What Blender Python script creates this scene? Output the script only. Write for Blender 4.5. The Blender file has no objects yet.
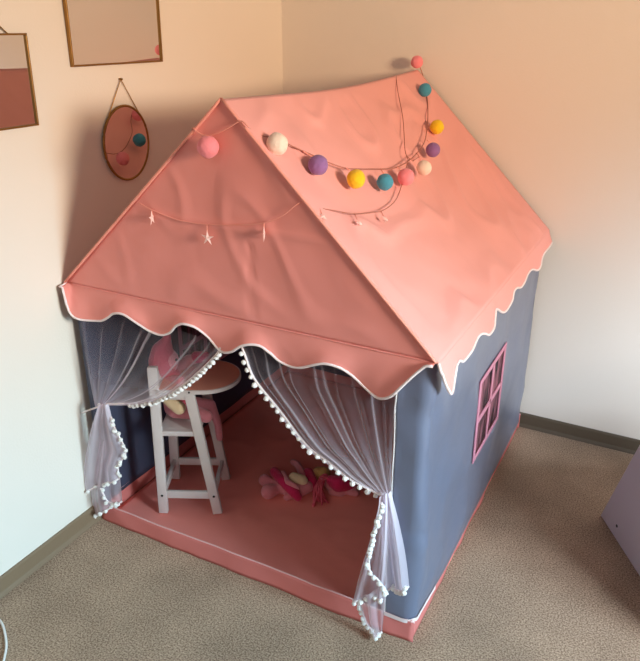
import bpy, bmesh, math, random
from mathutils import Vector as V, noise, Matrix
random.seed(7)
PI = math.pi
C = bpy.context.scene.collection
sc = bpy.context.scene

# ------------------------------------------------------------------ dimensions (metres)
W, D, HE, HA, AX = 1.05, 1.178, 0.798, 1.300, 0.545     # tent width, depth, eave, apex, apex x
XL, YB = -0.012, 1.199                                  # wall faces

# ------------------------------------------------------------------ camera
CAM = V((1.4431, -1.2867, 1.4435)); PITCH, YAW, ROLL, F = 0.4106, -0.4774, 0.0056, 699.9
fw = V((math.sin(YAW)*math.cos(PITCH), math.cos(YAW)*math.cos(PITCH), -math.sin(PITCH)))
r0 = V((math.cos(YAW), -math.sin(YAW), 0)); u0 = r0.cross(fw)
r2 = r0*math.cos(ROLL)+u0*math.sin(ROLL); u2 = -r0*math.sin(ROLL)+u0*math.cos(ROLL)
cd = bpy.data.cameras.new('camera'); cd.sensor_fit = 'HORIZONTAL'; cd.sensor_width = 36; cd.lens = F/640*36
cd.clip_start = 0.02
cam = bpy.data.objects.new('camera', cd); C.objects.link(cam); sc.camera = cam
cam.matrix_world = Matrix(((r2.x, u2.x, -fw.x, CAM.x), (r2.y, u2.y, -fw.y, CAM.y), (r2.z, u2.z, -fw.z, CAM.z), (0, 0, 0, 1)))

def on(x, y, n, P):
    """photo measurement -> point on a real plane (normal n through P)"""
    d = fw*F + r2*(x-320) + u2*(330.5-y)
    n = V(n); t = ((V(P)-CAM).dot(n))/d.dot(n)
    return CAM + d*t
def fy(x, y, Y=0.0): return on(x, y, (0, 1, 0), (0, Y, 0))
def fx(x, y, X=0.0): return on(x, y, (1, 0, 0), (X, 0, 0))
def fz(x, y, Z=0.0): return on(x, y, (0, 0, 1), (0, 0, Z))

# ------------------------------------------------------------------ materials
def lin(c):
    return tuple(((v/255)/12.92 if v/255 <= .04045 else ((v/255+.055)/1.055)**2.4) for v in c)
def mat(name, col, rough=.7, bump=0, bscale=60, var=0, vscale=8, metal=0, sheen=0, transl=0, spec=.4, emit=0):
    m = bpy.data.materials.new(name); m.use_nodes = True
    nt = m.node_tree; N = nt.nodes; L = nt.links
    b = N['Principled BSDF']; c = lin(col)
    b.inputs['Base Color'].default_value = (*c, 1)
    b.inputs['Roughness'].default_value = rough; b.inputs['Metallic'].default_value = metal
    b.inputs['Specular IOR Level'].default_value = spec
    b.inputs['Sheen Weight'].default_value = sheen
    tc = N.new('ShaderNodeTexCoord')
    if var:
        nz = N.new('ShaderNodeTexNoise'); nz.inputs['Scale'].default_value = vscale; nz.inputs['Detail'].default_value = 5
        L.new(tc.outputs['Object'], nz.inputs['Vector'])
        mx = N.new('ShaderNodeMix'); mx.data_type = 'RGBA'
        mx.inputs['A'].default_value = (*[v*(1-var) for v in c], 1); mx.inputs['B'].default_value = (*[min(1, v*(1+var)) for v in c], 1)
        L.new(nz.outputs['Fac'], mx.inputs['Factor']); L.new(mx.outputs['Result'], b.inputs['Base Color'])
    if bump:
        nb = N.new('ShaderNodeTexNoise'); nb.inputs['Scale'].default_value = bscale; nb.inputs['Detail'].default_value = 3
        L.new(tc.outputs['Object'], nb.inputs['Vector'])
        bp = N.new('ShaderNodeBump'); bp.inputs['Strength'].default_value = bump; bp.inputs['Distance'].default_value = .01
        L.new(nb.outputs['Fac'], bp.inputs['Height']); L.new(bp.outputs['Normal'], b.inputs['Normal'])
    if emit:
        b.inputs['Emission Color'].default_value = (*c, 1); b.inputs['Emission Strength'].default_value = emit
    if transl:
        t = N.new('ShaderNodeBsdfTranslucent'); t.inputs['Color'].default_value = (*c, 1)
        ms = N.new('ShaderNodeMixShader'); ms.inputs[0].default_value = transl
        L.new(b.outputs[0], ms.inputs[1]); L.new(t.outputs[0], ms.inputs[2]); L.new(ms.outputs[0], N['Material Output'].inputs['Surface'])
    return m

M = {}
M['wall'] = mat('painted_wall', (228, 219, 208), .85, .06, 180)
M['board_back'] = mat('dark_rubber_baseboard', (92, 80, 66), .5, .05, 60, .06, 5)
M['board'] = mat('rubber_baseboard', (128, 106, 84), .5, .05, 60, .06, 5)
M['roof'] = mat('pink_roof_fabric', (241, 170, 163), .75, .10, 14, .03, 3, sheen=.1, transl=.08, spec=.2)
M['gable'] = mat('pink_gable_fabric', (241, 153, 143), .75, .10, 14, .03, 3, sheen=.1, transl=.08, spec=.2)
M['piping'] = mat('white_piping', (240, 225, 225), .8)
M['hem'] = mat('pale_pink_hem', (232, 180, 176), .8)
M['seam'] = mat('pink_seam', (240, 158, 142), .8)
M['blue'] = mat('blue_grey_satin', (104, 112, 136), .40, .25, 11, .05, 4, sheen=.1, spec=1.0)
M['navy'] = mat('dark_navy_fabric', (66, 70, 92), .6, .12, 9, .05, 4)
M['mat'] = mat('pink_mat_fabric', (250, 150, 138), .8, .12, 12, .06, 5, sheen=.1, spec=.2)
M['skirt'] = mat('pink_skirt_fabric', (216, 126, 120), .8, .12, 12, .05, 5, spec=.2)
M['pompom'] = mat('white_pompom', (240, 236, 232), .95, .4, 300, sheen=.3)
M['white'] = mat('white_painted_wood', (224, 216, 214), .45, .03, 30)
M['tray'] = mat('pale_wood', (238, 164, 142), .5, .03, 40, .08, 12)
M['screw'] = mat('dark_screw', (30, 28, 30), .5)
M['gold'] = mat('brass_frame', (150, 112, 62), .35, metal=.8)
M['chain'] = mat('gold_chain', (190, 145, 80), .4, metal=.6)
M['mirror'] = mat('mirror_glass', (225, 222, 220), .01, metal=1)
M['cord'] = mat('pinkish_wire', (176, 112, 98), .6)
M['panel'] = mat('white_laminate', (205, 192, 196), .45)
M['cable'] = mat('white_cable', (235, 232, 228), .5)
M['lilac'] = mat('lilac_pink_trim', (205, 140, 164), .7, .1, 40)
M['mpink'] = mat('magenta_knit', (205, 28, 88), .9, .3, 120, .15, 30, sheen=.3)
M['spink'] = mat('soft_pink_plush', (228, 140, 150), .95, .3, 150, .05, 30, sheen=.4)
M['dpink'] = mat('rose_pink_plush', (214, 92, 112), .95, .3, 150, .08, 30, sheen=.4)
M['cream'] = mat('cream_plush', (232, 205, 165), .95, .2, 150, sheen=.3)
M['blond'] = mat('straw_plush', (205, 160, 98), .95, .4, 90, .15, 40, sheen=.3)
M['yarn'] = mat('pink_yarn', (218, 92, 110), .95, .3, 100)
M['eye'] = mat('dark_thread', (40, 26, 26), .6)
M['star'] = mat('clear_star', (250, 220, 212), .35, transl=.3, emit=.05)
BALLC = {'white': (252, 226, 208), 'purple': (150, 106, 162), 'yellow': (255, 205, 30), 'teal': (72, 152, 178), 'pink': (255, 146, 154)}
for k, c in BALLC.items(): M['ball_'+k] = mat('cotton_ball_'+k, c, .85, .25, 120, .08, 40, sheen=.2, transl=.1)

# carpet
def carpet():
    m = bpy.data.materials.new('carpet'); m.use_nodes = True; N = m.node_tree.nodes; L = m.node_tree.links
    b = N['Principled BSDF']; b.inputs['Roughness'].default_value = .95; b.inputs['Specular IOR Level'].default_value = .1
    tc = N.new('ShaderNodeTexCoord')
    def nz(s, d=4):
        n = N.new('ShaderNodeTexNoise'); n.inputs['Scale'].default_value = s; n.inputs['Detail'].default_value = d
        L.new(tc.outputs['Object'], n.inputs['Vector']); return n
    a = nz(235, 5); d = nz(5, 3); 
    r = N.new('ShaderNodeValToRGB'); r.color_ramp.elements[0].position = .36; r.color_ramp.elements[1].position = .66
    r.color_ramp.elements[0].color = (*lin((126, 103, 84)), 1); r.color_ramp.elements[1].color = (*lin((199, 171, 147)), 1)
    L.new(a.outputs['Fac'], r.inputs['Fac'])
    r2_ = N.new('ShaderNodeValToRGB'); r2_.color_ramp.elements[0].color = (.86, .86, .86, 1); r2_.color_ramp.elements[1].color = (1.1, 1.1, 1.1, 1)
    r2_.color_ramp.elements[0].position = .35; r2_.color_ramp.elements[1].position = .65
    L.new(d.outputs['Fac'], r2_.inputs['Fac'])
    mx = N.new('ShaderNodeMix'); mx.data_type = 'RGBA'; mx.blend_type = 'MULTIPLY'; mx.inputs['Factor'].default_value = 1
    L.new(r.outputs['Color'], mx.inputs['A']); L.new(r2_.outputs['Color'], mx.inputs['B'])
    L.new(mx.outputs['Result'], b.inputs['Base Color'])
    bp = N.new('ShaderNodeBump'); bp.inputs['Strength'].default_value = .6; bp.inputs['Distance'].default_value = .004
    L.new(a.outputs['Fac'], bp.inputs['Height']); L.new(bp.outputs['Normal'], b.inputs['Normal'])
    return m
M['carpet'] = carpet()

# tulle: thin net whose thread density is a vertex attribute (more where the cloth is gathered)
def tulle():
    m = bpy.data.materials.new('white_tulle'); m.use_nodes = True; N = m.node_tree.nodes; L = m.node_tree.links
    N.remove(N['Principled BSDF'])
    tr = N.new('ShaderNodeBsdfTransparent'); df = N.new('ShaderNodeBsdfDiffuse'); tl = N.new('ShaderNodeBsdfTranslucent')
    df.inputs['Color'].default_value = (*lin((244, 234, 246)), 1); tl.inputs['Color'].default_value = (*lin((244, 234, 246)), 1)
    at = N.new('ShaderNodeAttribute'); at.attribute_name = 'thread_cover'
    lw = N.new('ShaderNodeLayerWeight'); lw.inputs['Blend'].default_value = .25
    mu = N.new('ShaderNodeMath'); mu.operation = 'MULTIPLY'; mu.inputs[1].default_value = .22
    ad = N.new('ShaderNodeMath'); ad.operation = 'ADD'; ad.use_clamp = True
    L.new(lw.outputs['Facing'], mu.inputs[0]); L.new(mu.outputs[0], ad.inputs[0]); L.new(at.outputs['Fac'], ad.inputs[1])
    m1 = N.new('ShaderNodeMixShader'); m1.inputs[0].default_value = .4
    L.new(df.outputs[0], m1.inputs[1]); L.new(tl.outputs[0], m1.inputs[2])
    m2 = N.new('ShaderNodeMixShader'); L.new(ad.outputs[0], m2.inputs[0]); L.new(tr.outputs[0], m2.inputs[1]); L.new(m1.outputs[0], m2.inputs[2])
    L.new(m2.outputs[0], N['Material Output'].inputs['Surface'])
    return m
M['tulle'] = tulle()
def mesh_screen():
    m = bpy.data.materials.new('window_net'); m.use_nodes = True; N = m.node_tree.nodes; L = m.node_tree.links
    b = N['Principled BSDF']; b.inputs['Roughness'].default_value = .8
    tc = N.new('ShaderNodeTexCoord'); mp = N.new('ShaderNodeMapping'); mp.inputs['Rotation'].default_value = (.5, 0, 0)
    mp.inputs['Scale'].default_value = (1, 30, 5)
    nz = N.new('ShaderNodeTexNoise'); nz.inputs['Scale'].default_value = 1.3; nz.inputs['Detail'].default_value = 2
    L.new(tc.outputs['Object'], mp.inputs['Vector']); L.new(mp.outputs['Vector'], nz.inputs['Vector'])
    r = N.new('ShaderNodeValToRGB'); r.color_ramp.elements[0].position = .42; r.color_ramp.elements[1].position = .62
    r.color_ramp.elements[0].color = (*lin((58, 40, 48)), 1); r.color_ramp.elements[1].color = (*lin((170, 108, 124)), 1)
    L.new(nz.outputs['Fac'], r.inputs['Fac']); L.new(r.outputs['Color'], b.inputs['Base Color'])
    tr = N.new('ShaderNodeBsdfTransparent'); ms = N.new('ShaderNodeMixShader'); ms.inputs[0].default_value = .75
    L.new(tr.outputs[0], ms.inputs[1]); L.new(b.outputs[0], ms.inputs[2]); L.new(ms.outputs[0], N['Material Output'].inputs['Surface'])
    return m
M['net'] = mesh_screen()

# ------------------------------------------------------------------ mesh helpers
def obj(name, bm, m, parent=None, smooth=True):
    me = bpy.data.meshes.new(name); bmesh.ops.recalc_face_normals(bm, faces=bm.faces)
    if smooth:
        for f in bm.faces: f.smooth = True
    bm.to_mesh(me); bm.free()
    if m: me.materials.append(m)
    o = bpy.data.objects.new(name, me); C.objects.link(o)
    if parent: o.parent = parent; o.matrix_parent_inverse = Matrix()
    if parent and parent.type == 'EMPTY':       # keep world coordinates under an un-rotated base
        o.location = -V(parent.get('base', (0, 0, 0)))
    return o
def thing(name, label, cat, base=(0, 0, 0), group=None):
    o = bpy.data.objects.new(name, None); C.objects.link(o); o.location = base; o['base'] = list(base)
    o.empty_display_size = .05; o['label'] = label; o['category'] = cat
    if group: o['group'] = group
    return o
def tag(o, label, cat, group=None):
    o['label'] = label; o['category'] = cat
    if group: o['group'] = group
    return o
def struct(name, bm, m):
    o = obj(name, bm, m, smooth=False); o['kind'] = 'structure'; return o
def box(bm, lo, hi, bev=0):
    g = bmesh.ops.create_cube(bm, size=1)['verts']
    lo, hi = V(lo), V(hi)
    for v in g: v.co = V([(lo[i]+hi[i])/2 + v.co[i]*(hi[i]-lo[i]) for i in range(3)])
    if bev:
        es = list({e for v in g for e in v.link_edges})
        bmesh.ops.bevel(bm, geom=es, offset=bev, segments=2, affect='EDGES', profile=.5)
def bar(bm, a, b, wx, wy, side, bev=.003):
    """rectangular bar from a to b; 'side' is the direction of its wx width"""
    a, b = V(a), V(b); d = (b-a).normalized(); s = V(side); s = (s-d*s.dot(d)).normalized(); t = d.cross(s)
    vs = []
    for P in (a, b):
        for i, j in ((-1, -1), (1, -1), (1, 1), (-1, 1)): vs.append(bm.verts.new(P + s*(i*wx/2) + t*(j*wy/2)))
    fs = [bm.faces.new(vs[0:4][::-1]), bm.faces.new(vs[4:8])]
    for k in range(4): fs.append(bm.faces.new((vs[k], vs[(k+1) % 4], vs[4+(k+1) % 4], vs[4+k])))
    if bev: bmesh.ops.bevel(bm, geom=list({e for f in fs for e in f.edges}), offset=bev, segments=2, affect='EDGES', profile=.5)
def catmull(P, n=8, closed=False):
    P = [V(p) for p in P]; out = []; k = len(P)
    for i in range(k if closed else k-1):
        a, b, c, d = (P[(i-1) % k], P[i], P[(i+1) % k], P[(i+2) % k]) if closed else (P[max(i-1, 0)], P[i], P[i+1], P[min(i+2, k-1)])
        for j in range(n):
            t = j/n
            out.append(.5*((2*b)+(c-a)*t+(2*a-5*b+4*c-d)*t*t+(3*b-a-3*c+d)*t**3))
    if not closed: out.append(P[-1])
    return out
def tube(bm, P, r, seg=8, closed=False):
    P = [V(p) for p in P]; rings = []; n = len(P)
    ref = V((0, 0, 1))
    for i, p in enumerate(P):
        d = ((P[(i+1) % n]-P[i-1]) if closed else (P[min(i+1, n-1)]-P[max(i-1, 0)])).normalized()
        if abs(d.dot(ref)) > .95: s = d.cross(V((1, 0, 0)))
        else: s = d.cross(ref)
        s.normalize(); t = d.cross(s)
        rr = r[i] if isinstance(r, (list, tuple)) else r
        rings.append([bm.verts.new(p+(s*math.cos(2*PI*k/seg)+t*math.sin(2*PI*k/seg))*rr) for k in range(seg)])
    for i in range(n if closed else n-1):
        A, B = rings[i], rings[(i+1) % n]
        for k in range(seg): bm.faces.new((A[k], A[(k+1) % seg], B[(k+1) % seg], B[k]))
    if not closed: bm.faces.new(rings[0][::-1]); bm.faces.new(rings[-1])
def sphere(bm, c, r, seg=16, scale=(1, 1, 1), rot=None):
    g = bmesh.ops.create_uvsphere(bm, u_segments=seg, v_segments=max(6, seg//2+2), radius=1)['verts']
    R = rot.to_matrix() if rot else Matrix.Identity(3)
    for v in g: v.co = V(c) + R @ V((v.co.x*r*scale[0], v.co.y*r*scale[1], v.co.z*r*scale[2]))
def grid(bm, f, nu, nv, skip=None):
    vs = [[bm.verts.new(f(i/nu, j/nv)) for j in range(nv+1)] for i in range(nu+1)]
    for i in range(nu):
        for j in range(nv):
            if skip and skip(i, j): continue
            bm.faces.new((vs[i][j], vs[i+1][j], vs[i+1][j+1], vs[i][j+1]))
def nb():
    return bmesh.new()
def wr(p, s=1.0, off=0.0):       # soft cloth wrinkle noise, -1..1
    return noise.noise(V((p[0]*s+off, p[1]*s+off*.7, p[2]*s)))
def ridged(p, s, off=0):
    return 1-abs(noise.noise(V((p[0]*s+off, p[1]*s+off, p[2]*s))))*2
def edge01(t, w=.12): return min(1, min(t, 1-t)/w)
def solidify(o, t, offset=0):
    md = o.modifiers.new('thickness', 'SOLIDIFY'); md.thickness = t; md.offset = offset; return o
def blob(name, prims, m, parent, voxel=.004, disp=0):
    """continuous soft body from chains of (point, radius)"""
    bm = nb()
    for ch in prims:
        for (a, ra), (b, rb) in zip(ch[:-1], ch[1:]) if len(ch) > 1 else [(ch[0], ch[0])]:
            a, b = V(a), V(b); L = (b-a).length; n = max(1, int(L/(min(ra, rb)*.3)))
            for k in range(n+1):
                t = k/n; sphere(bm, a.lerp(b, t), ra+(rb-ra)*t, 12)
    me = bpy.data.meshes.new('raw'); bm.to_mesh(me); bm.free()
    t_ = bpy.data.objects.new('raw', me); C.objects.link(t_)
    md = t_.modifiers.new('r', 'REMESH'); md.mode = 'VOXEL'; md.voxel_size = voxel
    sm = t_.modifiers.new('s', 'SMOOTH'); sm.factor = .5; sm.iterations = 4
    dg = bpy.context.evaluated_depsgraph_get()
    me2 = bpy.data.meshes.new_from_object(t_.evaluated_get(dg))
    bpy.data.objects.remove(t_); bpy.data.meshes.remove(me)
    b2 = nb(); b2.from_mesh(me2); bpy.data.meshes.remove(me2)
    if disp:
        b2.normal_update()
        for v in b2.verts: v.co += v.normal*disp*noise.noise(v.co*90)
    return obj(name, b2, m, parent)

# ================================================================== SETTING
bm = nb(); box(bm, (XL-.1, -3.2, -.05), (4.6, YB+.1, 0)); struct('floor', bm, M['carpet'])
bm = nb(); box(bm, (XL-.1, -3.2, 0), (XL, YB, 2.45)); struct('wall_left', bm, M['wall'])
bm = nb(); box(bm, (XL-.1, YB, 0), (4.6, YB+.1, 2.45)); struct('wall_back', bm, M['wall'])
def baseboard(bm, a, b, n):
    a, b, n = V(a), V(b), V(n)
    prof = [(0, 0), (.0115, 0), (.0095, .006), (.006, .014), (.0055, .052), (.0035, .0585), (0, .0595)]
    A = [bm.verts.new(a+n*x+V((0, 0, z))) for x, z in prof]; B = [bm.verts.new(b+n*x+V((0, 0, z))) for x, z in prof]
    k = len(prof)
    for i in range(k): bm.faces.new((A[i], A[(i+1) % k], B[(i+1) % k], B[i]))
    bm.faces.new(A); bm.faces.new(B[::-1])
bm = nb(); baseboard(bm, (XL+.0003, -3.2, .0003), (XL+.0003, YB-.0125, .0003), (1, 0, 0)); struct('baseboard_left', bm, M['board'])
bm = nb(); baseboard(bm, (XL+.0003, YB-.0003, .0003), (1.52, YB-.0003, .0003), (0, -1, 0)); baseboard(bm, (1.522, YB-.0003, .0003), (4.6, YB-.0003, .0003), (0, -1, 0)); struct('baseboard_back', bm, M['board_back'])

# ================================================================== PLAY TENT
tent = thing('play_tent', 'house-shaped play tent with pink scalloped roof, blue-grey walls and white tulle door curtains', 'play tent', (W/2, D/2, 0))
X0, X1, Y0, Y1 = .004, W, 0.0, D     # footprint
# --- floor mat with standing skirt
bm = nb()
def fmat(u, v):
    x = X0+.006+(W-.012-X0)*u; y = .006+(D-.012)*v
    return V((x, y, .004+.004*edge01(u)*edge01(v)*(1+wr((x, y, 0), 6))*.5 + .0035*max(0, ridged((x*1.3+y, y-.5*x, 0), 4, 3)-.75)*4*edge01(u)*edge01(v)))
grid(bm, fmat, 60, 66); floor_mat = obj('floor_mat', bm, M['mat'], tent); solidify(floor_mat, .003, -1)
SK = .062
def skirt_line(a, b, out, nm, z1=SK):
    a, b, out = V(a), V(b), V(out)
    bm = nb()
    def f(u, v):
        p = a.lerp(b, u)+V((0, 0, .001+v*z1)); e = edge01(u, .06)
        return p+out*(.004*(1-v)+.004*e*wr(p, 9, 5)+.003*e*ridged(p+V((0, 0, p.x*.4)), 6))*1.0
    grid(bm, f, 70, 6); o = obj(nm, bm, M['skirt'], tent); solidify(o, .002, 0)
    bm = nb(); tube(bm, [f(k/40, 1) for k in range(41)], .0022, 6); obj('piping', bm, M['hem'], o)
    return o
skirt_line((X0, .002, 0), (W, .002, 0), (0, -1, 0), 'skirt')
skirt_line((W-.010, 0, 0), (W-.010, D, 0), (1, 0, 0), 'skirt')
skirt_line((X0+.002, D-.004, 0), (W, D-.004, 0), (0, 0, 0), 'skirt')
skirt_line((X0+.001, 0, 0), (X0+.001, D, 0), (0, 0, 0), 'skirt')

# --- wall panels
WY0, WY1, WZ0, WZ1 = .442, .708, .294, .542          # window opening (same on both side walls)
def lines(n, lo, hi, extra):
    L = [lo+(hi-lo)*i/n for i in range(n+1)]
    for e in extra:
        k = min(range(len(L)), key=lambda i: abs(L[i]-e)); L[k] = e
    return L
def right_wall():
    ys = lines(60, .03, D-.003, (WY0, WY1)); zs = lines(40, .055, HE-.002, (WZ0, WZ1))
    # path: front strip x .968 -> corner arc -> back along x = W
    path = [(.968+(.03)*i/4, 0.001) for i in range(4)]
    for k in range(7): a = k/6*PI/2; path.append((W-.033+.03*math.sin(a), .031-.03*math.cos(a)))
    path += [(W-.003, y) for y in ys[1:]]
    bm = nb(); vs = []
    for i, (x, y) in enumerate(path):
        col = []
        for z in zs:
            low_ = .055-.027*min(1, max(0, (y-.05)/.2)); z = HE-.002-(HE-.002-z)*(HE-.002-low_)/(HE-.002-.055); p = V((x, y, z)); t = (z-low_)/(HE-.002-low_); e = min(1, t/.1)*min(1, (1-t)/.1)
            n = V((1, 0, 0)) if i >= 10 else V((.6, -.8, 0))
            k = e*(.008*wr(p, 5, 2)+.003*wr(p, 13, 6)+.006*ridged(V((p.x*.6, p.y*1.2+p.z*.5, p.z*.6)), 5, 9)-.003)
            if i < 12: k += .008*e*wr((x*2, y*2, z*1.0), 9, 4)-.007*math.exp(-((z-.33)/.02)**2)-.008*math.exp(-((z-.66)/.03)**2)   # drawn in where the tie pulls
            if i >= 11 and abs(y-WY0) < .001 or i >= 11 and WY0-.03 < y < WY1+.03 and WZ0-.03 < z < WZ1+.03: k *= .4
            col.append(bm.verts.new(p+n*k))
        vs.append(col)
    def inside(a, b, lo, hi): return a >= lo-1e-6 and b <= hi+1e-6
    for i in range(len(path)-1):
        for j in range(len(zs)-1):
            if i >= 10 and inside(path[i][1], path[i+1][1], WY0, WY1) and inside(zs[j], zs[j+1], WZ0, WZ1): continue
            bm.faces.new((vs[i][j], vs[i+1][j], vs[i+1][j+1], vs[i][j+1]))
    low = [c[0].co.copy() for c in vs]; front = [v.co.copy() for v in vs[0]]
    o = obj('wall_panel', bm, M['blue'], tent); solidify(o, .0015, 0)
    bm = nb()                       # white hem band at the foot of the panel
    for i in range(13): pass
    H = [(p+V((0, 0, .0)), p+V((0, 0, .012))) for p in low]
    bmv = [(bm.verts.new(a+V((.004 if a.y > .02 else .001, -.004 if a.y < .03 else 0, 0))), bm.verts.new(b+V((.004 if b.y > .02 else .001, -.004 if b.y < .03 else 0, 0)))) for a, b in H[:18]]
    for (a, b), (c, d) in zip(bmv[:-1], bmv[1:]): bm.faces.new((a, c, d, b))
    obj('hem', bm, M['piping'], o)
    bm = nb(); tube(bm, front, .0022, 8); obj('edge_cord', bm, M['white'], o)
    return o
rwall = right_wall()
def left_wall():
    ys = lines(50, .03, D-.003, (WY0, WY1)); zs = lines(34, .05, HE-.002, (WZ0, WZ1))
    path = [(.045-.012*i, .001) for i in range(3)]
    for k in range(7): a = k/6*PI/2; path.append((X0+.022-.02*math.sin(a), .021-.02*math.cos(a)))
    path += [(X0+.002, y) for y in ys]
    bm = nb(); vs = []
    for i, (x, y) in enumerate(path):
        vs.append([bm.verts.new(V((x+(.005*abs(wr((0, y, z), 6)) if i > 12 else 0), y, z))) for z in zs])
    for i in range(len(path)-1):
        for j in range(len(zs)-1):
            if i >= 9 and path[i][1] >= WY0-1e-6 and path[i+1][1] <= WY1+1e-6 and zs[j] >= WZ0-1e-6 and zs[j+1] <= WZ1+1e-6: continue
            bm.faces.new((vs[i][j], vs[i+1][j], vs[i+1][j+1], vs[i][j+1]))
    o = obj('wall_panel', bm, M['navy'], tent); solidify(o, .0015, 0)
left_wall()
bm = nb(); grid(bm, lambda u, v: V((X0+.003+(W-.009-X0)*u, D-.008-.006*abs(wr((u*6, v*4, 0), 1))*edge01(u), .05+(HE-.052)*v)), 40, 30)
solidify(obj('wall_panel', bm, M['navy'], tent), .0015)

# --- net windows in the side walls
def net_window(x, out, nm='net_window'):
    bm = nb(); b_ = .013; ym, zm = (WY0+WY1)/2, (WZ0+WZ1)/2
    def strip(y0, z0, y1, z1):
        bx = nb
        box(bm, (x+min(0, out*.004), min(y0, y1), min(z0, z1)), (x+max(0, out*.004), max(y0, y1), max(z0, z1)), .0015)
    strip(WY0-b_, WZ0-b_, WY1+b_, WZ0+b_*.3); strip(WY0-b_, WZ1-b_*.3, WY1+b_, WZ1+b_)
    strip(WY0-b_, WZ0, WY0+b_*.3, WZ1); strip(WY1-b_*.3, WZ0, WY1+b_, WZ1)
    for v in bm.verts: v.co += V((.002*wr(v.co, 20), .005*wr(v.co, 11, 3), .006*wr(v.co, 9, 8)))
    o = obj('window_frame', bm, M['lilac'], tent, False)
    bm = nb(); strip(ym-.008, WZ0, ym+.008, WZ1); obj('muntin', bm, M['lilac'], o, False)
    bm = nb(); strip(WY0, zm-.009, WY1, zm+.009); obj('muntin', bm, M['lilac'], o, False)
    bm = nb(); grid(bm, lambda u, v: V((x-out*.002+.004*wr((u*5, v*5, 0), 1)*edge01(u)*edge01(v), WY0+(WY1-WY0)*u, WZ0+(WZ1-WZ0)*v)), 12, 12)
    obj('net', bm, M['net'], o)
net_window(W+.0005, 1); net_window(X0+.006, 1)

# --- roof
def sag(y): return -.017*math.sin(PI*max(0, min(1, y/D)))**1.2
def ridge(y): return V((AX, y, HA+.004*y/D+sag(y)))
def slope(sx):
    xe = W+.010 if sx > 0 else X0-.005
    nrm = V((HA-HE, 0, xe-AX)).normalized() if sx > 0 else V((-(HA-HE), 0, AX-xe)).normalized()
    def f(u, v):
        y = -.008+(D+.012)*u
        p = ridge(y).lerp(V((xe, y, HE)), v)
        e = edge01(u, .1)*min(1, v/.08)*min(1, (1-v)/.06+.1)
        k = .009*wr(p, 3.2, 1)+.008*wr(p, 7, 4)+.002*wr(p, 16, 2)+.010*max(0, ridged(V((p.x*.7, p.y*1.4+p.x*.6, p.z)), 5, 7)-.6)*2
        k -= .018*math.sin(PI*u)*math.sin(PI*v)
        k += .006*math.exp(-((v-.93)/.04)**2)*wr((u*14, 0, 0), 1)
        return p+nrm*(k*e if sx > 0 else k*e*.6)
    return f
sl_r, sl_l = slope(1), slope(-1)
bm = nb(); grid(bm, sl_r, 90, 80); roof_r = obj('roof_panel', bm, M['roof'], tent); solidify(roof_r, .0015)
bm = nb(); grid(bm, sl_l, 60, 50); roof_l = obj('roof_panel', bm, M['roof'], tent); solidify(roof_l, .0015)
def gable(y0, out, nm):
    A, L_, R_ = V((AX, y0, HA)), V((X0-.004, y0, HE)), V((W+.006, y0, HE))
    def f(u, v):           # v 0 apex .. 1 eave
        p = A.lerp(L_.lerp(R_, u), v)
        e = edge01(u, .12)*min(1, v/.15)*min(1, (1-v)/.08)
        k = .0045*wr(p, 4, 3)+.003*wr(p, 10, 6)+.004*max(0, ridged(V((p.x*1.1+p.z*.5, 0, p.z*.6)), 6, 2)-.6)*2
        k += .004*math.exp(-((v-.55)/.015)**2)             # soft sewn crease across the gable
        k -= .004*math.exp(-((p.x-.60)/.006)**2)*(v > .6)    # vertical fold
        return p+V((0, out*k*e, 0))
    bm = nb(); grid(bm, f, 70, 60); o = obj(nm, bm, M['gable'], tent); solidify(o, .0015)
    if out < 0:
        bm = nb()
        for q in (L_, R_): tube(bm, [A.lerp(q, t/20)+V((0, -.006, .002)) for t in range(21)], .0032, 6)
        obj('seam', bm, M['seam'], o)
        bm = nb(); tube(bm, [L_.lerp(R_, t/30)+V((0, -.0015, -.001)) for t in range(31)], .0022, 6); obj('seam', bm, M['gable'], o)
    return f
gable_f = gable(-.004, -1, 'gable_panel'); gable(D-.002, 1, 'gable_panel')

# --- valances
FV = [(68, 284), (70, 296), (73, 307), (78, 315), (86, 319.5), (100, 321), (109, 317), (117, 312), (127, 313), (140, 323), (150, 331), (161, 335), (171, 332), (178, 325), (186, 322), (196, 326), (207, 337),
      (216, 347), (224, 351.5), (234, 350), (244, 344), (253, 342.5), (262, 345), (271, 353), (280, 362), (292, 367), (304, 366.5), (315, 363.5), (327, 362), (341, 367), (354, 378), (366, 389), (380, 396.5), (393, 393.5), (405, 383), (416, 373), (427, 364.5)]
def flare(t): return .022*t**1.3
pts = catmull([fy(x, y, -.014) for x, y in FV], 4)
def lower_front(x):
    for a, b in zip(pts[:-1], pts[1:]):
        if a.x <= x <= b.x: t = (x-a.x)/(b.x-a.x); return a.z+(b.z-a.z)*t
    return pts[0].z if x < pts[0].x else pts[-1].z
bm = nb(); xs0, xs1 = X0-.003, W+.002
def fval(u, v):
    x = xs0+(xs1-xs0)*u; zb = min(lower_front(x), HE-.004); p = V((x, -.004, HE+(zb-HE)*v))
    wave = .5+.5*math.sin(x*33+1)+.5*wr((x*5, v*.5, 0), 3)
    return p+V((0, -flare(v)*(.35+.65*wave)-.004*v*ridged((x*1.5+v*.1, v*.2, 0), 7, 5), 0))
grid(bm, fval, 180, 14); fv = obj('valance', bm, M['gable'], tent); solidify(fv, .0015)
bm = nb(); tube(bm, [fval(0, k/8) for k in range(8)]+[fval(k/180, 1) for k in range(181)], .0032, 8); obj('piping', bm, M['piping'], fv)
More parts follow.
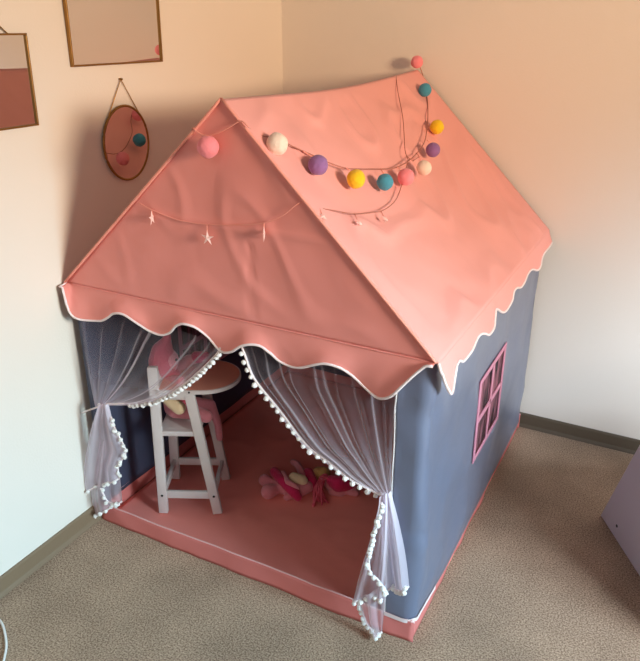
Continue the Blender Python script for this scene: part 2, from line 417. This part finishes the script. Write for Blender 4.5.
# right side: scallops that fold outward into points
RV = [(437, 363), (441.5, 378), (447, 393), (452, 379), (456.5, 366), (461, 361), (465, 361.5), (473, 352), (481.5, 336), (487, 334), (491, 335), (496, 328), (498.5, 318), (501, 310), (506, 313), (511, 307), (515, 300), (517, 293), (520, 288.5), (524, 287), (531, 275), (535, 270), (539, 270.5), (542, 266), (545, 258)]
rp = [fx(x, y, W+.022+.012*min(1, max(0, (x-437)/60))) for x, y in RV]; ys = []; last = -.02
for p in rp: last = max(last+.004, p.y); ys.append(last)
sc_ = min(1, (D+.002)/ys[-1])
rl = [(max(-.006, y*sc_ if y > 0 else y), p.z) for y, p in zip(ys, rp)]; rl.append((D+.004, rl[-1][1]+.01))
rl = [(p.x, p.y) for p in catmull([V((y, z, 0)) for y, z in rl], 5)]
def lower_right(y):
    for (a, za), (b, zb) in zip(rl[:-1], rl[1:]):
        if a <= y <= b: t = (y-a)/(b-a) if b > a else 0; return za+(zb-za)*t
    return rl[0][1] if y < rl[0][0] else rl[-1][1]
def rval(u, v):
    y = -.006+(D+.010)*u; zb = min(lower_right(y), HE-.004)
    p = V((W+.010, y, HE+(zb-HE)*v))
    depth = (HE-zb)/.11
    return p+V((flare(v)*(.3+.9*max(0, depth))+.006*v*wr((y*9, v, 0), 1), 0, 0))
bm = nb(); grid(bm, rval, 220, 14); rv = obj('valance', bm, M['roof'], tent); solidify(rv, .0015)
bm = nb(); tube(bm, [rval(0, k/8) for k in range(8)]+[rval(k/220, 1) for k in range(221)], .0034, 8); obj('piping', bm, M['piping'], rv)
for side in ('left', 'back'):
    def sval(u, v):
        s = u*(D if side == 'left' else W); drop = .075+.03*math.cos(2*PI*s/.165)
        return V((X0-.005, s, HE-drop*v)) if side == 'left' else V((X0+s*(W-X0)/W, D+.003+.002*v, HE-drop*v))
    bm = nb(); grid(bm, sval, 120, 6); o = obj('valance', bm, M['roof'], tent)
    bm = nb(); tube(bm, [sval(k/120, 1) for k in range(121)], .003, 6); obj('piping', bm, M['piping'], o)

# --- tulle curtains
def pl(P, t):
    """point at arclength fraction t of a polyline"""
    L = [(b-a).length for a, b in zip(P[:-1], P[1:])]; s = t*sum(L)
    for (a, b), l in zip(zip(P[:-1], P[1:]), L):
        if s <= l: return a.lerp(b, s/l if l else 0)
        s -= l
    return P[-1].copy()
def dens_obj(name, f, nu, nv, dens, parent):
    bm = nb(); lay = bm.verts.layers.float.new('thread_cover')
    vs = [[bm.verts.new(f(i/nu, j/nv)) for j in range(nv+1)] for i in range(nu+1)]
    for i in range(nu+1):
        for j in range(nv+1): vs[i][j][lay] = dens(i/nu, j/nv)
    for i in range(nu):
        for j in range(nv): bm.faces.new((vs[i][j], vs[i+1][j], vs[i+1][j+1], vs[i][j+1]))
    return obj(name, bm, M['tulle'], parent)
pbm = nb(); sphere(pbm, (0, 0, 0), .0070, 10)
for v in pbm.verts: v.co *= 1+.22*noise.noise(v.co*260)
POM = bpy.data.meshes.new('pompom'); 
for f_ in pbm.faces: f_.smooth = True
pbm.to_mesh(POM); pbm.free(); POM.materials.append(M['pompom'])
def pompoms(P, n, parent, s=1.0, jit=.002):
    for k in range(n):
        p = pl(P, (k+.5)/n)+V((random.uniform(-1, 1)*jit, -.004+random.uniform(-1, 1)*jit, random.uniform(-1, 1)*jit-.001))
        o = bpy.data.objects.new('pompom', POM); C.objects.link(o); o.parent = parent
        p.z = max(p.z, .009*s)
        o.location = p; q = s*random.uniform(.85, 1.1); o.scale = (q, q, q); o.rotation_euler = (random.random()*6, random.random()*6, 0)
def band(P, r, parent):
    bm = nb(); tube(bm, P, r, 6); obj('edging', bm, M['piping'], parent)
def swag(edge_px, top0, top1, knot0, knot1, seed, folds):
    folds = 6
    edge = catmull([fy(x, y, -.012) for x, y in edge_px], 6)
    T0, T1, K0, K1 = edge[0], V(top1), edge[-1], V(knot1)
    def f(s, t):
        s_ = s
        T = T0.lerp(T1, s_); K = K0.lerp(K1, s_)
        off = pl(edge, t)-T0.lerp(K0, t)
        w = (1-s_)**1.6
        p = T.lerp(K, t)+off*w
        a = (1-t)*.7+.06
        p.y += -.012*a*math.sin(s_*folds*2*PI+seed)*(.3+.7*min(1, t*3))-.006*math.sin(PI*t)+.004*wr((s*6, t*2, seed), 1)*(1-t)
        p.y = -.002+(p.y+.002)*min(1, max(0, (.735-p.z)/.06)); return p
    rnd = random.Random(seed); st = [(rnd.random(), rnd.uniform(.003, .011), rnd.uniform(.22, .6)) for _ in range(11)]
    def dens(s, t):
        d = .05+.55*max(0, t-.35)**1.6/(.65**1.6)+.26*math.exp(-(s/.3)**2)*t
        for c, w, a in st: d += a*math.exp(-((s-c)/w)**2)*(.45+.5*t)
        d += .25*math.exp(-((s)/.03)**2)*(.4+.6*t)
        return min(.92, d)
    return f, dens, edge
def tail(Lp, Rp, Y, seed, base, amp=.010):
    A = catmull([fy(x, y, Y) for x, y in Lp], 5); B = catmull([fy(x, y, Y) for x, y in Rp], 5)
    rnd = random.Random(seed); st = [(rnd.random(), rnd.uniform(.01, .05), rnd.uniform(.1, .3)) for _ in range(9)]
    def f(s, t):
        p = pl(A, t).lerp(pl(B, t), s); p.y += amp*math.sin(s*7+seed)*(.25+.75*t)-.004*math.sin(s*17); p.z = max(p.z, .008); return p
    def dens(s, t):
        d = base+.30*(1-t)**2
        for c, w, a in st: d += a*math.exp(-((s-c)/w)**2)
        return min(.9, d)
    return f, dens
# right curtain
f, d, e = swag([(239, 344), (243, 353.5), (253, 379), (277, 409), (305, 445), (327, 462), (347, 478), (367, 489), (381, 496)], None, (.972, -.010, .752), None, (.972, -.012, .430), 3, 9)
cr = dens_obj('curtain', f, 240, 40, d, tent)
band([p+V((.005, -.002, .003)) for p in e[3:]], .0030, cr); pompoms(e[4:], 24, cr)
f, d = tail([(380, 496), (378, 510), (369, 545), (360, 575), (354.7, 598)], [(387, 493), (388, 520), (387, 560), (384, 597)], -.034, 4, .36); tA = dens_obj('tail', f, 40, 30, d, cr)
hemA = [f(k/10, 1) for k in range(11)]
f, d = tail([(356, 599), (361, 612), (366, 625), (373, 635)], [(386, 585), (385, 600), (383, 615), (381, 634)], -.040, 2, .22); dens_obj('tail', f, 24, 16, d, cr)
legA = [f(0, k/10) for k in range(11)]+[f(k/4, 1) for k in range(1, 5)]
f, d = tail([(383, 496), (381, 530), (382, 560), (386, 590)], [(390, 492), (399, 528), (405, 560), (408, 588)], -.026, 6, .54); dens_obj('tail', f, 40, 30, d, cr)
hemB = [f(k/10, 1) for k in range(11)]
f, d = tail([(386, 520), (392, 560), (394, 590)], [(392, 500), (402, 560), (408, 594)], -.012, 9, .18); dens_obj('tail', f, 24, 20, d, cr)
inner = catmull([fy(x, y, -.048) for x, y in [(382, 502), (377, 526), (369.5, 553), (370.5, 572), (377, 578), (384, 587), (388, 594)]], 6)
for P, n in ((hemA, 6), (hemB, 7), (inner, 19), (legA, 12)):
    band([V((p.x, p.y-.002, max(p.z, .008))) for p in P], .0028, cr); pompoms(P, n, cr, .95, .004)
# left curtain
f, d, e = swag([(224, 346), (220, 354), (214, 361), (204.7, 370), (194, 379.5), (186, 386), (173, 394.5), (159, 400.5), (149, 403), (140, 404.5), (122.6, 405.5), (108, 405.5)], None, (.030, -.010, .752), None, (.050, -.012, .425), 11, 9)
cl = dens_obj('curtain', f, 240, 40, d, tent)
band([p+V((-.003, -.002, .006)) for p in e[3:]], .0030, cl); pompoms(e[4:-8], 25, cl)
f, d = tail([(99, 405), (93, 425), (87, 455), (86, 475), (88, 490)], [(108, 404), (114, 426), (124, 445), (126, 453), (119, 466), (120, 478)], -.030, 5, .48); dens_obj('tail', f, 40, 30, d, cl)
hem1 = [f(k/10, 1) for k in range(11)]; right1 = [f(1, k/20) for k in range(3, 21)]
f, d = tail([(100, 440), (90, 480), (88, 500), (92, 517)], [(112, 440), (117, 470), (119, 490), (120, 503)], -.022, 8, .42); dens_obj('tail', f, 40, 30, d, cl)
hem2 = [f(k/10, 1) for k in range(11)]
mid = catmull([fy(x, y, -.038) for x, y in [(101, 488), (104, 494), (108, 501), (114, 503), (120, 503.5)]], 5)
for P, n in ((right1, 14), (hem1, 7), (hem2, 8), (mid, 5)):
    band([V((p.x, p.y-.002, max(p.z, .008))) for p in P], .0028, cl); pompoms(P, n, cl, .95, .004)
# ribbons that tie the curtains to the posts
for side, c, parent in (('l', fy(103, 405, -.014), cl), ('r', fy(385, 495, -.016), cr)):
    bm = nb(); tube(bm, [c+V((.0135*math.cos(a*PI/8), .011*math.sin(a*PI/8), .003*math.sin(a*PI/4))) for a in range(16)], .003, 6, True)
    obj('tieback', bm, M['piping'], parent)
a, b = fy(101, 406, -.02), fy(82, 413, -.012)
bm = nb(); tube(bm, catmull([a, a.lerp(b, .5)+V((0, -.006, .002)), V((max(b.x, XL+.006), b.y, b.z))], 6), .0028, 6); obj('tieback', bm, M['piping'], cl)

# ================================================================== BALL LIGHTS
def on_slope_r(x, y, lift): 
    n = V((HA-HE, 0, W+.01-AX)).normalized(); return on(x, y, n, V((AX, 0, HA))+n*(lift-.008)), n
def on_slope_l(p):            # lift a point on the left slope
    n = V((-(HA-HE), 0, AX-X0)).normalized(); return p+n*.024
balls = []
BR = .0215
G = thing('string_lights', 'string of colourful round cotton ball lights draped over the pink tent roof', 'string lights', (AX, D/2, HA))
def ballat(p, colour, r=BR):
    bm = nb(); sphere(bm, p, r, 28)
    for v in bm.verts: v.co += (v.co-V(p)).normalized()*.0012*noise.noise(v.co*70)
    o = obj('ball', bm, M['ball_'+colour], G); o['label'] = colour+' cotton ball light'; return o
for (x, y), c, r in [((277, 144), 'white', .0235), ((318, 165), 'purple', .0225), ((356, 179), 'yellow', .0225), ((385, 182), 'teal', .021), ((406, 177), 'pink', .0225), ((424, 168), 'white', .021),
                     ((433, 150), 'purple', .0215), ((437, 127), 'yellow', .0225), ((425, 90), 'teal', .022)]:
    p, n = on_slope_r(x, y, .022); ballat(p, c, r)
ptop = fy(417, 62, 1.150); ballat(ptop, 'pink', .021)
pg = fy(208, 147, -.032); ballat(pg, 'pink', .0235)
for q, c in [((.279, .646, 1.057), 'teal'), ((.357, .74, 1.129), 'pink'), ((.235, .507, 1.018), 'pink'), ((.33, .36, 1.105), 'white')]:
    ballat(on_slope_l(V(q)), c, .0225)
def rope(px, lift=.006): return [on_slope_r(x, y, lift)[0] for x, y in px]
CR = .0016
# along the right slope
path = rope([(247, 127), (262, 136), (277, 138), (292, 146), (310, 154), (327, 162), (345, 168), (359, 169), (373, 169), (395, 168), (412, 158), (423.5, 144), (427, 129), (428, 110), (427, 98), (423, 76)], .008)
bm = nb(); tube(bm, catmull(path, 5), CR, 6); obj('cord', bm, M['cord'], G)
gp = [fy(x, y, -.014) for x, y in [(193, 128), (203, 135), (215, 134), (228, 128), (241, 121), (248, 127)]]
bm = nb(); tube(bm, catmull(gp, 5), CR, 6); obj('cord', bm, M['seam'], G)
lp = [gp[0]]+[on_slope_l(V(q))-V((-.014, 0, .016)) for q in [(.34, .10, 1.12), (.335, .36, 1.115), (.26, .507, 1.045), (.30, .646, 1.085), (.37, .74, 1.148), (.47, .98, 1.23)]]
bm = nb(); tube(bm, catmull(lp, 6), CR, 6); obj('cord', bm, M['cord'], G)
bm = nb(); a = path[-1]; tube(bm, catmull([a, a.lerp(ptop, .5)+V((0, -.006, .01)), ptop], 5), CR, 6); obj('cord', bm, M['cord'], G)
for (x, y), (x2, y2) in [((303, 151), (314, 158)), ((346, 168), (352, 172)), ((381, 169), (384, 174)), ((397, 167), (402, 171)), ((417, 153), (421, 160)), ((427, 140), (431, 143))]:
    bm = nb(); tube(bm, rope([(x, y), (x2, y2)], .011), CR, 6); obj('cord', bm, M['seam'], G)

# star fairy lights: a thinner second string
S = thing('fairy_lights', 'thin wire of small clear star fairy lights across the pink gable and roof', 'fairy lights', (.6, 0, 1.0))
sp = rope([(396, 76), (398, 92), (403, 119), (405, 150), (408, 160), (404, 175), (402, 184), (397, 198), (390, 206), (381, 211), (368, 213), (354.6, 214), (337, 211), (319.5, 207.7), (306, 200)], .005)
bm = nb(); tube(bm, catmull(sp, 5), .0013, 6); obj('cord', bm, M['cord'], S)
q = [sp[-1]]+[fy(x, y, -.012) for x, y in [(296, 205), (282, 216), (264, 223), (236, 225), (207, 224.5), (178, 220), (152, 210), (139, 203)]]
bm = nb(); tube(bm, catmull(q, 5), .0012, 6); obj('cord', bm, M['seam'], S)
bm = nb(); tube(bm, rope([(406, 156), (413, 161), (420, 156)], .006), .0012, 6); obj('cord', bm, M['cord'], S)
def star(c, nrm, r, rot, flat=1.0, up=V((0, 0, 1))):
    nrm = V(nrm).normalized(); s = up.cross(nrm).normalized(); t = nrm.cross(s); s = s*flat+nrm*(1-flat*flat)**.5
    bm = nb(); ring = []
    for k in range(10):
        a = rot+k*PI/5; rr = r if k % 2 == 0 else r*.34
        ring.append(bm.verts.new(V(c)+(s*math.cos(a)+t*math.sin(a))*rr))
    f1 = bm.verts.new(V(c)+nrm*.005); b1 = bm.verts.new(V(c)-nrm*.005)
    for k in range(10): bm.faces.new((ring[k], ring[(k+1) % 10], f1)); bm.faces.new((ring[(k+1) % 10], ring[k], b1))
    return obj('star', bm, M['star'], S, False)
for (x, y), (hx, hy), fl in [((152, 218), (152, 210), .3), ((207.5, 238), (207, 225), 1), ((264, 234), (264, 223), .45)]:
    c = fy(x, y, -.018); star(c, (0, -1, 0), .019, PI/2, fl)
    bm = nb(); tube(bm, [fy(hx, hy, -.012), c], .0012, 6); obj('cord', bm, M['seam'], S)
for (x, y), (hx, hy) in [((323, 217), (319.5, 208)), ((359, 223), (354.6, 214)), ((385, 219), (381, 211))]:
    c, n = on_slope_r(x, y, .010); star(c, n, .010, PI/2)
    bm = nb(); tube(bm, [on_slope_r(hx, hy, .006)[0], c], .0012, 6); obj('cord', bm, M['seam'], S)

# ================================================================== MIRRORS on the left wall
def rect_mirror(label, y0, y1, z0, z1, chain=None, tilt=0):
    x = XL; t = thing('wall_mirror', label, 'mirror', (XL, (y0+y1)/2, z0))
    bm = nb(); b_ = .0045
    for lo, hi in (((x+.001, y0, z0), (x+.012, y1, z0+b_)), ((x+.001, y0, z1-b_), (x+.012, y1, z1)), ((x+.001, y0, z0+b_), (x+.012, y0+b_, z1-b_)), ((x+.001, y1-b_, z0+b_), (x+.012, y1, z1-b_))): box(bm, lo, hi, .001)
    for v in bm.verts: v.co.x += (v.co.z-z0)*tilt
    obj('frame', bm, M['gold'], t, False)
    bm = nb(); box(bm, (x+.002, y0+b_*.8, z0+b_*.8), (x+.007, y1-b_*.8, z1-b_*.8))
    for v in bm.verts: v.co.x += (v.co.z-z0)*tilt
    obj('glass', bm, M['mirror'], t, False)
    if chain:
        cy, cz, dy = chain; bm = nb(); tube(bm, [(x+.007, (y0+y1)/2-dy, z1-.003), (x+.006, cy, cz), (x+.007, (y0+y1)/2+dy, z1-.003)], .0016, 6); obj('chain', bm, M['chain'], t)
        bm = nb(); tube(bm, [(x+.0005, cy, cz+.001), (x+.012, cy, cz+.001)], .003, 10); obj('nail', bm, M['gold'], t)
    return t
P = fx(70, 67, XL); Q = fx(160, 60, XL)
rect_mirror('large gold-framed rectangular mirror high on left wall, above the oval mirror', P.y, Q.y, P.z, P.z+.44, None, .016)
P = fx(36, 125, XL); Q = fx(20, 33, XL)
rect_mirror('gold-framed rectangular mirror hanging by chain at far left, partly cut off', P.y-.34, P.y, P.z, Q.z, (P.y-.17, Q.z+.10, .125), .022)
c = fx(125, 143, XL); yc, zc, ry, rz = c.y, c.z, .092, .103
t = thing('oval_mirror', 'small round brass-framed mirror hanging by a chain below the large rectangular mirror', 'mirror', (XL, yc, zc-rz))
tilt = .0
def ell(a, k, x): return V((XL+x, yc+ry*k*math.cos(a)+tilt*math.sin(a), zc+rz*k*math.sin(a)))
bm = nb(); tube(bm, [ell(2*PI*k/64, 1, .007) for k in range(64)], .0038, 8, True); obj('frame', bm, M['gold'], t)
bm = nb(); A = [bm.verts.new(ell(2*PI*k/64, .985, .008)) for k in range(64)]; B = [bm.verts.new(ell(2*PI*k/64, .985, .002)) for k in range(64)]
bm.faces.new(A); bm.faces.new(B[::-1])
for k in range(64): bm.faces.new((A[k], A[(k+1) % 64], B[(k+1) % 64], B[k]))
obj('glass', bm, M['mirror'], t, False)
hk = fx(119, 79, XL); e1, e2 = ell(PI*.80, 1, .007), ell(PI*.22, 1, .007)
bm = nb(); tube(bm, [e1, V((XL+.006, hk.y, hk.z)), e2], .0017, 6); obj('chain', bm, M['chain'], t)
bm = nb(); tube(bm, [(XL+.0005, hk.y, hk.z), (XL+.012, hk.y, hk.z)], .003, 10); obj('nail', bm, M['gold'], t)

# ================================================================== DOLL HIGHCHAIR
HO = V((.150, .103, .0095)); hu = V((.897, .443, 0)).normalized(); hv = V((-hu.y, hu.x, 0)); hz = V((0, 0, 1))
def h(u, v, z): return HO+hu*u+hv*v+hz*z
hc = thing('doll_highchair', 'white wooden doll highchair with rounded tan tray, standing on the tent floor', 'doll highchair', tuple(h(.09, .09, 0)))
tk = .030; tn = .018
for v in (0, .184):
    bm = nb(); bar(bm, h(.012, v, 0), h(.022, v, .520), tk, tn, hu); obj('leg', bm, M['white'], hc)         # back leg runs up into the back post
    bm = nb(); bar(bm, h(.186, v, 0), h(.124, v, .432), tk, tn, hu); obj('leg', bm, M['white'], hc)
    bm = nb(); bar(bm, h(.025, v, .070), h(.178, v, .070), .026, .012, hz, .002); obj('side_rail', bm, M['white'], hc)
    bm = nb(); bar(bm, h(.022, v, .425), h(.135, v, .425), .022, .014, hz, .002); obj('arm_rail', bm, M['white'], hc)
    bm = nb(); bar(bm, h(.022, v, .296), h(.142, v, .296), .016, .014, hz, .002); obj('side_rail', bm, M['white'], hc)
    for q in (h(.014, v-.0095, .070), h(.178, v-.0095, .070)):
        if v == 0:
            bm = nb(); tube(bm, [q, q-hv*.002], .0038, 10); obj('screw', bm, M['screw'], hc)
for u_, z in ((.176, .070), (.015, .070)):
    bm = nb(); bar(bm, h(u_, .008, z), h(u_, .176, z), .024, .012, hz, .002); obj('cross_rail', bm, M['white'], hc)
bm = nb(); bar(bm, h(.0205, .008, .455), h(.0225, .176, .455), .06, .010, hz, .002); obj('backrest', bm, M['white'], hc)
bm = nb(); bar(bm, h(.084, .008, .297), h(.084, .176, .297), .125, .010, hu, .002); obj('seat', bm, M['white'], hc)
bm = nb(); N_ = 28; top = []
pr = [(.030, -.013), (.150, -.013)]+[(.158+.108*math.sin(a*PI/N_), .092-.105*math.cos(a*PI/N_)) for a in range(N_+1)]+[(.150, .197), (.03, .197)]
T_ = [bm.verts.new(h(u, v, .449)) for u, v in pr]; B_ = [bm.verts.new(h(u, v, .437)) for u, v in pr]
bm.faces.new(T_); bm.faces.new(B_[::-1])
for k in range(len(pr)): bm.faces.new((T_[k], T_[(k+1) % len(pr)], B_[(k+1) % len(pr)], B_[k]))
tray = obj('tray', bm, M['white'], hc, False)
cx_, cy_ = .15, .092
bm = nb(); T2 = [(cx_+(u-cx_)*.96, cy_+(v-cy_)*.955) for u, v in pr]
ring = [bm.verts.new(h(u, v, .4500)) for u, v in T2]; ring2 = [bm.verts.new(h(u, v, .4493)) for u, v in T2]
bm.faces.new(ring)
for k in range(len(pr)): bm.faces.new((ring[k], ring[(k+1) % len(pr)], ring2[(k+1) % len(pr)], ring2[k]))
tt = obj('tray_top', bm, M['tray'], tray, False); tt['label'] = 'tan wooden tray surface'
bm = nb(); q = h(.126, -.0132, .4435); tube(bm, [q, q-hv*.0015], .003, 10); obj('screw', bm, M['screw'], hc)

# doll sitting in the highchair
sd = thing('doll', 'soft doll in pink clothes sitting in the white doll highchair behind the tray', 'doll', tuple(h(.07, .092, .302)))
blob('body', [[(h(.055, .092, .335), .036), (h(.050, .092, .40), .036), (h(.045, .092, .445), .026)],
              [(h(.060, .07, .335), .026), (h(.115, .060, .335), .024), (h(.160, .050, .325), .020)],
              [(h(.060, .115, .335), .026), (h(.110, .122, .33), .022), (h(.160, .126, .325), .017), (h(.180, .122, .26), .013), (h(.184, .120, .205), .012)],
              [(h(.050, .068, .435), .020), (h(.090, .04, .455), .016)], 
              [(h(.050, .118, .435), .020), (h(.095, .150, .470), .018), (h(.130, .150, .478), .017)],
              [(h(.042, .092, .46), .020), (h(.040, .092, .495), .040)]], M['spink'], sd, .004)
blob('hood', [[(h(.030, .092, .490), .046), (h(.030, .092, .525), .034), (h(.045, .092, .560), .016), (h(.050, .092, .575), .012)]], M['dpink'], sd, .004)
blob('sleeve_cuff', [[(h(.122, .150, .480), .0205), (h(.146, .150, .480), .0205)]], M['mpink'], sd, .004)
blob('dress', [[(h(.05, .092, .44), .034), (h(.055, .092, .38), .040), (h(.07, .092, .345), .040)]], M['dpink'], sd, .004)
blob('shoe', [[(h(.050, .030, .395), .018), (h(.085, .020, .372), .021)]], M['cream'], sd, .004)['label'] = 'pale tan shoe'
bm = nb()
for s in (-1, 1): sphere(bm, h(.074, .092+s*.015, .505), .0045, 10)
obj('eye', bm, M['eye'], sd)

# ================================================================== SOFT DOLLS ON THE TENT FLOOR
def F_(x, y, z): return fz(x, y, z)
d1 = thing('doll', 'soft doll with round pink feet and magenta dress lying left on the tent floor', 'doll', tuple(F_(285, 493, .008)))
fa, fb = F_(264.5, 480, .035), F_(268.5, 491.5, .030)
hip, chest = F_(284, 487, .030), F_(300, 489, .032); face = F_(303, 481, .050)
blob('body', [[(fa, .021), (F_(272, 483, .028), .014), (hip, .022)], [(fb, .026), (F_(278, 489, .026), .015), (hip, .022)],
              [(hip, .026), (chest, .026), (F_(307, 487, .034), .022)], [(chest, .018), (F_(292, 495, .022), .014), (F_(287, 497, .019), .013)], [(F_(305, 478, .04), .016), (F_(297, 464, .045), .012), (F_(293, 462, .045), .011)]], M['spink'], d1)
blob('dress', [[(F_(274.5, 472, .05), .018), (F_(283, 481, .052), .019), (F_(295, 493, .040), .018), (F_(298, 497, .028), .015)],], M['mpink'], d1)
blob('head', [[(F_(294, 478, .058), .020), (F_(302, 481, .056), .021)]], M['cream'], d1)['label'] = 'cream head'
blob('bonnet', [[(F_(308, 474, .040), .022), (F_(311, 482, .035), .024), (F_(312, 487, .026), .018)]], M['mpink'], d1)
blob('collar', [[(F_(283, 473, .062), .009), (F_(288, 482, .066), .010), (F_(297, 488, .054), .010)]], M['spink'], d1)
d2 = thing('doll', 'soft doll with straw-coloured head and pink yarn hair lying right on tent floor', 'doll', tuple(F_(330, 495, .008)))
blob('body', [[(F_(330, 484, .035), .020), (F_(341, 487, .032), .026), (F_(352, 486, .030), .018)], [(F_(345, 490, .026), .015), (F_(356, 493, .020), .012)], [(F_(333, 491, .022), .016), (F_(341, 492, .022), .016)]], M['spink'], d2)
blob('head', [[(F_(319, 474, .034), .026), (F_(323, 474, .036), .027)]], M['blond'], d2)['label'] = 'straw-coloured head'
blob('dress', [[(F_(332, 481, .046), .022), (F_(339, 484, .048), .029), (F_(348, 485, .038), .024)]], M['mpink'], d2)
bm = nb(); rnd = random.Random(5)
k0 = F_(323, 478, .055)
for k in range(16):
    ex = F_(312+k*1.05+rnd.uniform(-1, 1), 503+rnd.uniform(-3, 4), .012); md = F_(317+rnd.uniform(-3, 5), 489, .040+rnd.uniform(-.006, .01))
    s0 = k0+V((rnd.uniform(-.008, .008), rnd.uniform(-.008, .008), rnd.uniform(-.004, .004)))
    tube(bm, catmull([s0+V((.012, .010, .004)), s0, md, ex], 5), .0034, 6)
obj('yarn_hair', bm, M['yarn'], d2)
bm = nb(); tube(bm, [k0+V((.010*math.cos(a), .010*math.sin(a), 0)) for a in [i*PI/6 for i in range(12)]], .004, 6, True); obj('hair_tie', bm, M['spink'], d2)

# ================================================================== WHITE FURNITURE PANEL at right
A = fz(600, 515.5, 0); B = fz(640, 578, 0); dr = (B-A).normalized(); nn = V((-dr.y, dr.x, 0))
if nn.x < 0: nn = -nn
up = fz  # noqa
n_ = dr.cross(V((0, 0, 1)))
Tp = on(640, 443, n_, A); lean = (Tp-A)
st_ = thing('toy_shelf', 'white laminated side board of a toy unit standing on carpet at right edge', 'toy furniture', tuple(A+dr*.2))
s1 = lean*(.62/lean.z)
def slab(off, th):
    bm = nb(); b0 = A+nn*off+V((0, 0, .001)); outline = [b0, b0+dr*.62, b0+dr*.62-V((s1.x*.6, s1.y*.6, 0))*0+V((0, 0, s1.z)), b0+s1]
    a_ = [bm.verts.new(p) for p in outline]; b_ = [bm.verts.new(p+nn*th) for p in outline]
    bm.faces.new(a_[::-1]); bm.faces.new(b_)
    for k in range(4): bm.faces.new((a_[k], a_[(k+1) % 4], b_[(k+1) % 4], b_[k]))
    bmesh.ops.bevel(bm, geom=bm.edges[:], offset=.003, segments=2, affect='EDGES')
    return obj('side_panel', bm, M['panel'], st_, False)
slab(0, .018); slab(.40, .018)
for z_ in (.10, .36):
    bm = nb(); o_ = s1*(z_/s1.z); a0 = A+nn*.018+dr*.05+V((o_.x, o_.y, z_)); 
    vs = [a0, a0+dr*.40, a0+dr*.40+nn*.382, a0+nn*.382]
    l_ = [bm.verts.new(p) for p in vs]; t_ = [bm.verts.new(p+V((0, 0, .016))) for p in vs]
    bm.faces.new(l_[::-1]); bm.faces.new(t_)
    for k in range(4): bm.faces.new((l_[k], l_[(k+1) % 4], t_[(k+1) % 4], t_[k]))
    obj('shelf', bm, M['panel'], st_, False)
q = on(617, 526, n_, A); bm = nb(); tube(bm, [q+nn*.003, q-nn*.0015], .0048, 12); obj('screw', bm, M['screw'], st_)

# white cable loop on the carpet, lower left
cp = [fz(x, y, .0045) for x, y in [(-30, 610), (-12, 612), (1, 622), (6, 640), (5, 655), (-1, 672), (-14, 690), (-40, 700)]]
bm = nb(); tube(bm, catmull(cp, 8), .0032, 8); tag(obj('cable', bm, M['cable']), 'thin white cable curving over the grey carpet at the lower left edge', 'cable')

# ================================================================== LIGHT
w = bpy.data.worlds.new('world'); sc.world = w; w.use_nodes = True
w.node_tree.nodes['Background'].inputs['Color'].default_value = (.95, .88, .85, 1); w.node_tree.nodes['Background'].inputs['Strength'].default_value = .16
def area(name, loc, target, size, power, col, spread=PI, sy=None):
    l = bpy.data.lights.new(name, 'AREA'); l.shape = 'RECTANGLE'; l.size = size; l.size_y = sy or size; l.energy = power; l.color = col; l.spread = spread
    o = bpy.data.objects.new(name, l); C.objects.link(o); o.location = loc
    o.rotation_euler = (V(target)-V(loc)).to_track_quat('-Z', 'Y').to_euler(); return o
def spot(name, loc, target, power, col, ang, rad, blend=1):
    l = bpy.data.lights.new(name, 'SPOT'); l.energy = power; l.color = col; l.spot_size = math.radians(ang); l.spot_blend = blend; l.shadow_soft_size = rad
    o = bpy.data.objects.new(name, l); C.objects.link(o); o.location = loc
    o.rotation_euler = (V(target)-V(loc)).to_track_quat('-Z', 'Y').to_euler(); return o
spot('warm_light', (3.7, -.75, 1.74), (.58, .62, 1.86), 455, (1, .685, .41), 68, .32)
area('cool_window_light', (3.2, -.54, 1.32), (0, -.42, -.08), .8, 14.5, (.54, .84, 1.0), math.radians(56))
area('cool_side_light', (3.1, -.46, 1.36), (2.05, 1.15, -.34), .8, 31, (.76, .89, 1.0), math.radians(72))
area('room_bounce_light', (1.6, -3.2, 1.9), (.6, .2, .9), 2.2, 12, (1, .83, .73))
sc.view_settings.view_transform = 'Standard'; sc.view_settings.look = 'None'; sc.view_settings.exposure = 0; sc.view_settings.gamma = 1
